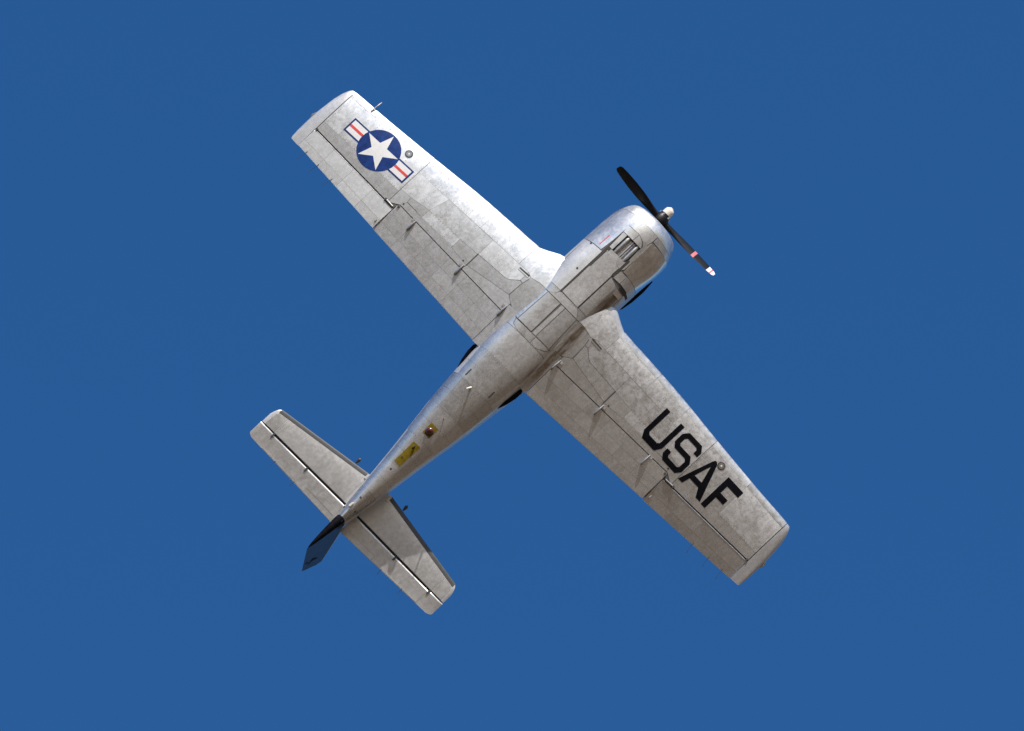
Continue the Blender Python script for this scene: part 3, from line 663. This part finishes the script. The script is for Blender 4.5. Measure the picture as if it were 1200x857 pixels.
# nose bay: dark strips painted as shaded gaps beside the door, ribbed duct in the recess
for a, b, y, w in ((0.0, 0.70, -.222, .022), (0.70, 1.62, -.214, .052), (0.90, 1.34, .260, .046)):
    fpanel([(a, y - w / 2), (a, y + w / 2), (b, y + w / 2), (b, y - w / 2)], GAP_SHADE, "door_gap", inset=0, top=.0015 if y < 0 else .0025, under=.004)
fpanel([(-.045, -.245), (-.045, -.20), (.01, -.20), (.01, -.245)], GAP_SHADE, "drain_hole", inset=0, top=.003, under=.002)
fpanel([(1.20, -.215), (1.20, -.15), (1.27, -.15), (1.27, -.215)], GAP_SHADE, "door_gap", inset=0, top=.006, under=.002)
fpanel([(1.268, -.105), (1.665, -.105), (1.665, .225), (1.268, .225)], ALU_BELLY, "bay_lining", inset=0, top=-.062, under=.068)
for y, r, m in ((-0.055, .052, ALU_RIB), (0.065, .020, ALU_BELLY), (0.110, .018, ALU_RIB), (0.185, .044, ALU_BELLY)):
    pts = [Vector(belly(x, y, -.045)) for x in (1.265, 1.35, 1.5, 1.62, 1.675)]
    tube("cooling_duct", pts, [r * .8, r, r, r, r * .7], m, fus, seg=12)
# exhaust outlet as a sheet painted shade-dark, and the gill behind the cowl
fpanel([(0.845, R_(37)), (0.832, R_(76)), (0.888, R_(76)), (0.898, R_(37))], GAP_SHADE, "exhaust_slot", inset=0, top=.006, under=.004, xy=False)
fpanel([(0.66, 0.50), (0.68, 0.655), (0.775, 0.645), (0.78, 0.50)], ALU_BRIGHT, "exhaust_shield", inset=.004, top=.010)
for s in (-1, 1):
    tube("exhaust_fairing", [(0.72, s * .62, .20), (0.86, s * .655, .235), (1.1, s * .68, .25), (1.4, s * .69, .26), (1.66, s * .68, .26), (1.74, s * .64, .25)], [.02, .060, .068, .066, .05, .01], BLACK, fus, seg=14)
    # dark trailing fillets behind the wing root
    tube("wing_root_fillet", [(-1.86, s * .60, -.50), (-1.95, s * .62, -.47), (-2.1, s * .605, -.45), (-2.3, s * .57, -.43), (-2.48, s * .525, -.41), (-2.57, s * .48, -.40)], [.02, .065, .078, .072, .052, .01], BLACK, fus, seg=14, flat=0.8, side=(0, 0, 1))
# cooling slots and holes as patches painted shade-dark, stencil stripe
for s in (-1, 1):
    fpanel([(-2.37, s * .305), (-2.37, s * .330), (-2.53, s * .330), (-2.53, s * .305)], GAP_SHADE, "cooling_slot", inset=0, top=.004, under=.002)
for x, y in ((1.084, -.515), (.517, -.332), (-4.827, -.013), (-5.63, -.02)):
    fpanel([(x + .022 * math.cos(k * PI / 4), y + .022 * math.sin(k * PI / 4)) for k in range(8)], GAP_SHADE, "drain_hole", inset=0, top=.003, under=.002)
fpanel([(1.185, -.388), (1.185, -.372), (1.445, -.366), (1.445, -.382)], RED, "stencil_stripe", inset=0, top=.003, under=-.001)
# aerials, beacon and their primer plates under the tail
pl1 = fpanel([(-3.645, -.105), (-3.655, .085), (-3.90, .083), (-3.89, -.100)], OLIVE, "primer_plate", inset=0, top=.006)
bz = belly(-3.80, -.005)
bc = loft("beacon", [[(bz[0] + r * math.cos(2 * PI * k / 20), bz[1] + r * math.sin(2 * PI * k / 20), bz[2] - h) for k in range(20)] for h, r in ((-.01, .085), (.02, .085), (.03, .072), (.07, .070), (.10, .055), (.118, .03), (.124, .005))], [BEACON, RUBBER], fus, fmat=lambda i, j: 1 if i < 2 else 0)
pl2 = fpanel([(-4.140, -.085), (-4.137, .092), (-4.672, .074), (-4.660, -.083)], OLIVE, "primer_plate", inset=0, top=.005)
az = belly(-4.22, 0)
tube("blade_aerial", [(az[0], az[1], az[2] + .01), (az[0] - .02, az[1], az[2] - .05), (az[0] - .05, az[1], az[2] - .085)], [.045, .035, .02], RUBBER, fus, seg=10, flat=.35, side=(1, 0, 0))
fpanel([(-4.50, -.035), (-4.50, -.005), (-4.53, -.005), (-4.53, -.035)], GAP_SHADE, "drain_hole", inset=0, top=.008, under=0)
mz = belly(-2.633, -.062)
tube("mast_aerial", [(mz[0], mz[1], mz[2] + .01), (mz[0] - .08, mz[1] - .01, mz[2] - .12), (mz[0] - .15, mz[1] - .012, mz[2] - .25)], [.022, .017, .010], DOME, fus, seg=10)
rz = belly(-3.425, .007)
tube("whip_aerial", [(rz[0], rz[1], rz[2] + .01), (rz[0] - .03, rz[1], rz[2] - .09)], [.012, .008], ALU_RIB, fus, seg=8)
box("tail_skid", (-5.86, -.045, belly(-5.86, -.04)[2] - .015), (.12, .05, .04), DOME, fus, bevel=.012)
for x, y in ((-5.955, -.125), (-5.888, .11)): 
    z = belly(x, y)[2]; box("tie_down_ring", (x, y, z - .01), (.05, .02, .035), RUBBER, fus, bevel=.006)
rv = row((-1.93, -.42), (-1.93, .42), .05) + row((-1.88, -.42), (-1.88, .42), .05) + row((-3.335, -.25), (-3.335, .25), .05) + row((-0.06, -.35), (-0.06, .45), .05) + row((-1.18, -.2), (-1.18, .3), .05)
rv += row((-2.62, -.3), (-2.62, .3), .05) + row((-4.04, -.25), (-4.04, .25), .05)
for x in (-2.25, -2.95, -3.65, -4.40, -5.05): rv += row((x, -.85 * smooth_table(FUS, x)[0]), (x, .85 * smooth_table(FUS, x)[0]), .045)
dots("rivet_row", rv, .0065, belly, SEAM, fus, top=.0045)

# fixed root of the wing inboard of the flap, filling the corner to the body
for s in (-1, 1):
    rr = []
    for x in [-0.93 - 0.05 * k for k in range(21)]:
        f = min(1.0, max(0.0, (x + 1.9) / .15)) if x < -1.75 else 1.0
        rr.append([(x, s * y, wing_low(x, y) - .002) for y in (.44, .52, .60, .66, .728)] + [(x, s * y, wing_up(x, y)) for y in (.728, .60, .44)])
    loft("wing_root_fairing", rr, ALU_BELLY, fus)

# canopy and windscreen
can = []
for x, w, z in ((0.95, .30, .62), (0.6, .40, .92), (0.2, .43, 1.10), (-.6, .44, 1.16), (-1.5, .43, 1.13), (-2.2, .40, 1.04), (-2.8, .34, .88), (-3.2, .26, .70), (-3.4, .18, .60)):
    can.append([(x, w * math.copysign(abs(math.cos(a)) ** .8, math.cos(a)), .50 + (z - .50) * math.sin(a) ** .8) for a in [PI * k / 14 for k in range(15)]])
canopy = loft("canopy", can, GLASS, plane, closed=False)
for i in (1, 3, 4, 6):
    tube("canopy_frame", [(p[0], p[1] * 1.01, .5 + (p[2] - .5) * 1.01) for p in can[i]], .022, ALU, canopy, seg=6)

# ---- tailplane ---------------------------------------------------
HX = lambda y: -5.792 - 0.02 * (y - 0.2) / 2
for sd in (-1, 1):
    def low(x, y, off=0.0, sd=sd): return (x, sd * y, stab_low(x, y) - off)
    rings = []
    for y in (0.05, .3, .7, 1.1, 1.5, 1.9, 2.18, 2.3, 2.40, 2.45, 2.48, 2.505):
        le, xe = stab_le(y) - (0 if y < 2.41 else (y - 2.41) * 1.3 + max(0, y - 2.47) * 2.2), HX(y); c = le - xe; r = []
        f = 1.0 if y < 2.4 else max(.25, math.sqrt(max(0, 1 - ((y - 2.4) / .11) ** 2)))
        for s in (1, .8, .6, .4, .2, .1, .05, .02, 0): r.append((le - c * s, sd * y, STAB_Z + (stab_low(le - c * s, min(y, 2.4)) - STAB_Z) * f + .003))
        for s in (.02, .05, .1, .2, .4, .6, .8, 1): r.append((le - c * s, sd * y, STAB_Z + (stab_up(le - c * s, min(y, 2.4)) - STAB_Z) * f))
        rings.append(r)
    st = loft("tailplane", rings, ALU_TIP, plane, sharp=55)
    L = .085
    sheet("skin_panel", [(stab_le(.32) - L, .28), (stab_le(2.18) - L, 2.18), (HX(2.18) + .004, 2.18), (HX(.28) + .004, .28)], low, ALU_TAIL, st, inset=.002, top=.001, under=.004, du=.08, dv=.3)
    sheet("skin_panel", [(stab_le(2.19) - L, 2.19), (stab_le(2.37) - L, 2.37), (-5.53, 2.42), (HX(2.4) + .004, 2.43), (HX(2.19) + .004, 2.19)], low, ALU_TAIL, st, inset=.002, top=.001, under=.004, du=.08, dv=.3)
    dots("rivet_row", row((-5.33, 2.15), (-5.75, 2.155), .04), .006, low, SEAM, st, top=.003)
    # rubber de-icing boot on the leading edge
    rr = []
    for i in range(11):
        y = .31 + (2.40 - .31) * i / 10; le = stab_le(y)
        q = [.082, .06, .04, .022, .010, .003]
        rr.append([(le - d + .004, sd * y, stab_low(le - d, y) - .004) for d in q] + [(le + .006, sd * y, STAB_Z)] + [(le - d + .004, sd * y, stab_up(le - d, y) + .004) for d in reversed(q)])
    loft("rubber_boot", rr, RUBBER, st, closed=False)
    tube("static_mast", [(-5.09, sd * .655, .31), (-5.02, sd * .652, .305), (-4.985, sd * .650, .302), (-4.95, sd * .648, .30)], [.012, .034, .036, .008], RUBBER, st, seg=10)
    box("root_fitting", (-5.13, sd * .305, .285), (.13, .05, .05), DOME if sd > 0 else ALU, st, bevel=.012)
    sheet("gap_seal", [(HX(.2) + .03, .10), (HX(2.15) + .03, 2.15), (HX(2.15) - .05, 2.15), (HX(.2) - .05, .10)], lambda x, y, off=0.0, sd=sd: (x, sd * y, STAB_Z + .030 + off), GAP_SHADE, st, inset=0, top=.002, under=.002)
    sheet("gap_seal", [(HX(2.16) + .02, 2.16), (HX(2.49) + .02, 2.49), (HX(2.49) - .03, 2.49), (HX(2.16) - .03, 2.16)], lambda x, y, off=0.0, sd=sd: (x, sd * y, STAB_Z + .004 + off), GAP_SHADE, st, inset=0, top=.002, under=.002)
    # elevator
    rings = []
    gx = lambda y: (HX(y) - (.040 if y < 2.155 else .020))
    for y in (.10, .5, .9, 1.3, 1.7, 2.14, 2.16, 2.3, 2.40, 2.46, 2.50, 2.515):
        te = stab_te(y) + (0 if y < 2.40 else (y - 2.40) * .25 + max(0, y - 2.49) * 1.6); xl = gx(y); c = xl - te; r = []
        f = 1.0 if y < 2.4 else max(.25, math.sqrt(max(0, 1 - ((y - 2.4) / .12) ** 2)))
        yy = min(y, 2.4)
        h = (STAB_Z - stab_low(max(xl - .03, stab_te(yy) + .02), yy)) * f
        r.append((te, sd * y, STAB_Z - .002))
        for s in (.85, .65, .45, .25, .12): r.append((xl - c * s, sd * y, STAB_Z - max(.003, h * (1 - s) ** .9 * (1 if s > .2 else 1.0))))
        for a in (-70, -40, -10, 20, 50, 80): r.append((xl - .04 + .04 * math.cos(R_(a)), sd * y, STAB_Z + h * math.sin(R_(a))))
        for s in (.25, .5, .8): r.append((xl - c * s, sd * y, STAB_Z + max(.003, h * (1 - s) ** .9)))
        rings.append(r)
    el = loft("elevator", rings, ALU_TAIL, plane, sharp=60)
    def elow(x, y, off=0.0, sd=sd):
        xl = gx(y); te = stab_te(y); s = min(1, max(0, (xl - x) / (xl - te))); h = STAB_Z - stab_low(xl - .03, y)
        if s < .12:
            zz = h
        else: zz = max(.003, h * (1 - s) ** .9)
        return (x, sd * y, STAB_Z - zz - off)
    sheet("skin_panel", [(gx(.2) - .055, .20), (gx(2.13) - .055, 2.13), (stab_te(2.13) + .012, 2.13), (stab_te(.95) + .012, .95), (stab_te(.95) + .115, .945), (stab_te(.2) + .125, .20)], elow, ALU_TAIL, el, inset=.002, top=.004, under=.001, du=.08, dv=.3)
    sheet("trim_tab", [(stab_te(.18) + .118, .18), (stab_te(.93) + .108, .93), (stab_te(.93) + .006, .93), (stab_te(.18) + .006, .18)], elow, ALU_TAIL, el, inset=.003, top=.004, under=.001, du=.08, dv=.3)
    for y in (1.225, 2.155):
        box("hinge_bracket", (gx(y) - .035, sd * y, stab_low(gx(y), y) - .002), (.095, .035, .03), RUBBER, el)
    for y in (1.2, 1.75): tube("static_wick", [(stab_te(y) + .03, sd * y, STAB_Z - .006), (stab_te(y) - .12, sd * (y + .02), STAB_Z)], [.006, .003], RUBBER, el, seg=6)

# ---- fin and rudder ---------------------------------------------
def slab(name, poly, half, mat, parent, te_thin=None):
    """upright surface in the plane of symmetry: outline in (x, z), thickness tapering with half(x, z)"""
    bm = bmesh.new(); bm.faces.new([bm.verts.new((x, z, 0)) for x, z in poly])
    xs_ = [p[0] for p in poly]; zs_ = [p[1] for p in poly]
    for lo, hi, d, no in ((min(xs_), max(xs_), .06, (1, 0, 0)), (min(zs_), max(zs_), .15, (0, 1, 0))):
        k = int((hi - lo) / d) + 1
        for i in range(1, k):
            c = lo + (hi - lo) * i / k
            bmesh.ops.bisect_plane(bm, geom=bm.verts[:] + bm.edges[:] + bm.faces[:], plane_co=(c, c, 0), plane_no=no, dist=1e-5)
    bm.verts.index_update()
    pts = [(v.co.x, v.co.y) for v in bm.verts]; fs = [[v.index for v in f.verts] for f in bm.faces]
    ed = [(e.verts[0].index, e.verts[1].index) for e in bm.edges if len(e.link_faces) == 1]; bm.free()
    n = len(pts)
    vs_ = [(x, half(x, z), z) for x, z in pts] + [(x, -half(x, z), z) for x, z in pts]
    return finish(name, vs_, fs + [[i + n for i in reversed(f)] for f in fs] + [[a, b, b + n, a + n] for a, b in ed], mat, parent, sharp=50)
def hinge_fin(z): return -6.15 - max(0, z - .30) * .275
def fin_half(x, z):
    le = -5.25 - (z - .35) * .80; te = -7.08; s = (le - x) / (le - te)
    k = 0.085 - .022 * min(1, max(0, z / 1.9))
    return max(.004, k * min(1.0, 2.3 * math.sqrt(max(0, s)) if s < .19 else 1.0) * (1 if s < .45 else max(0, (1 - s) / .55) ** .85))
fin = slab("fin", [(-5.25, .42), (-5.28, .36), (hinge_fin(.36) + .012, .36), (hinge_fin(1.93) + .012, 1.93), (-6.50, 1.965), (-6.45, 1.92)], fin_half, ALU_FIN, plane)
rud = slab("rudder", [(-6.185, -.20), (-6.6, -.27), (-6.95, -.29), (-7.06, -.27), (-7.092, -.20), (-7.085, .6), (-7.075, 1.58), (-6.82, 1.745), (hinge_fin(1.92) - .020, 1.915), (hinge_fin(.9) - .020, .9), (hinge_fin(.3) - .022, .3), (-6.172, .0)], fin_half, RUDDER_SHADE, plane)
tube("rudder_foot", [(-6.17, 0, -.12), (-6.3, 0, -.155), (-6.5, 0, -.20), (-6.75, 0, -.245), (-6.95, 0, -.27), (-7.06, 0, -.275)], [.095, .092, .075, .052, .03, .01], BLACK, rud, seg=14, flat=1.0)  # black here paints in the fuselage shadow on the foot
tube("rudder_hinge", [(hinge_fin(z) - .004, 0, z) for z in (.2, .4, .9, 1.4, 1.90)], [.094, .092, .086, .080, .072], RUBBER, rud, seg=10, flat=.36, side=(0, 1, 0))
tube("rudder_cap", [(-6.58, 0, 1.915), (-6.82, 0, 1.748), (-7.075, 0, 1.585)], [.03, .022, .010], ALU_TIP, rud, seg=8)
for s in (1, -1):
    for q in ([(-6.86, 1.02), (-6.70, 1.34), (-6.80, 1.30), (-6.92, 1.10)], [(-6.96, 1.20), (-6.80, 1.12), (-6.84, 1.24), (-6.98, 1.32)], [(-7.03, .98), (-6.94, 1.10), (-6.99, 1.12), (-7.06, 1.06)]):
        vs_ = [(x, s * (fin_half(x, z) + .003), z) for x, z in q]
        finish("tail_marking", vs_, [[0, 1, 2, 3]], BLACK, rud, smooth=False)

# ---- propeller ----------------------------------------------------
HUB = Vector((2.56, 0.0, -0.17))
prop = bpy.data.objects.new("propeller", None); COL.objects.link(prop); prop.parent = plane; prop.location = HUB
def hub_ring(x, r, n=24): return [(x, r * math.cos(2 * PI * k / n), r * math.sin(2 * PI * k / n)) for k in range(n)]
loft("hub", [hub_ring(x, r) for x, r in ((-.10, .10), (-.06, .15), (.06, .15), (.10, .12), (.14, .115))], PROP_BLACK, prop)
loft("hub_dome", [hub_ring(x, r) for x, r in ((.12, .104), (.235, .102), (.275, .090), (.298, .066), (.304, .050), (.322, .047), (.328, .01))], DOME, prop)
for k in range(6):
    a = 2 * PI * k / 6 + .4
    tube("hub_bolt", [(.09, .125 * math.cos(a), .125 * math.sin(a)), (.135, .125 * math.cos(a), .125 * math.sin(a))], .018, ALU_BRIGHT, prop, seg=8)
def blade(phi, R, bands):
    e = Vector((0, math.cos(phi), math.sin(phi)))                    # along the blade
    tang = Vector((0, -math.sin(phi), math.cos(phi)))                # the way it turns
    ax = Vector((1, 0, 0)); rings = []; rs = []
    N = 40
    for i in range(N + 1):
        f = i / N; r = .10 + (R - .10) * f; rs.append(r / R)
        q = r / R
        ch = lerp_table([(0, .12), (.12, .12), (.25, .145), (.45, .195), (.65, .21), (.85, .19), (.95, .165), (.985, .135), (1.0, .09)], q)[0]
        tk = lerp_table([(0, .13), (.12, .12), (.25, .07), (.45, .036), (.7, .02), (1.0, .008)], q)[0]
        be = R_(lerp_table([(0, 68), (.3, 60), (.6, 51), (1.0, 46)], q)[0])
        cd = tang * math.cos(be) + ax * math.sin(be); nd = ax * math.cos(be) - tang * math.sin(be)
        ring = []
        for k in range(14):
            a = 2 * PI * k / 14
            ring.append(tuple(e * r + cd * (ch * .5 * math.cos(a)) + nd * (tk * .5 * math.sin(a))))
        rings.append(ring)
    def fm(i, j):
        q = .5 * (rs[i] + rs[i + 1])
        for lo, hi, k in bands:
            if lo <= q < hi: return k
        return 0
    return loft("blade", rings, [PROP_BLACK, WHITE, PROP_RED], prop, fmat=fm, sharp=50)
part(blade(R_(3), 1.50, ((.60, .65, 2), (.875, .925, 1), (.925, .96, 2), (.96, 1.01, 1))), "blade with red and white tip bands")
part(blade(R_(180 + 24), 1.36, ()), "all-black blade")
bpy.context.view_layer.update()
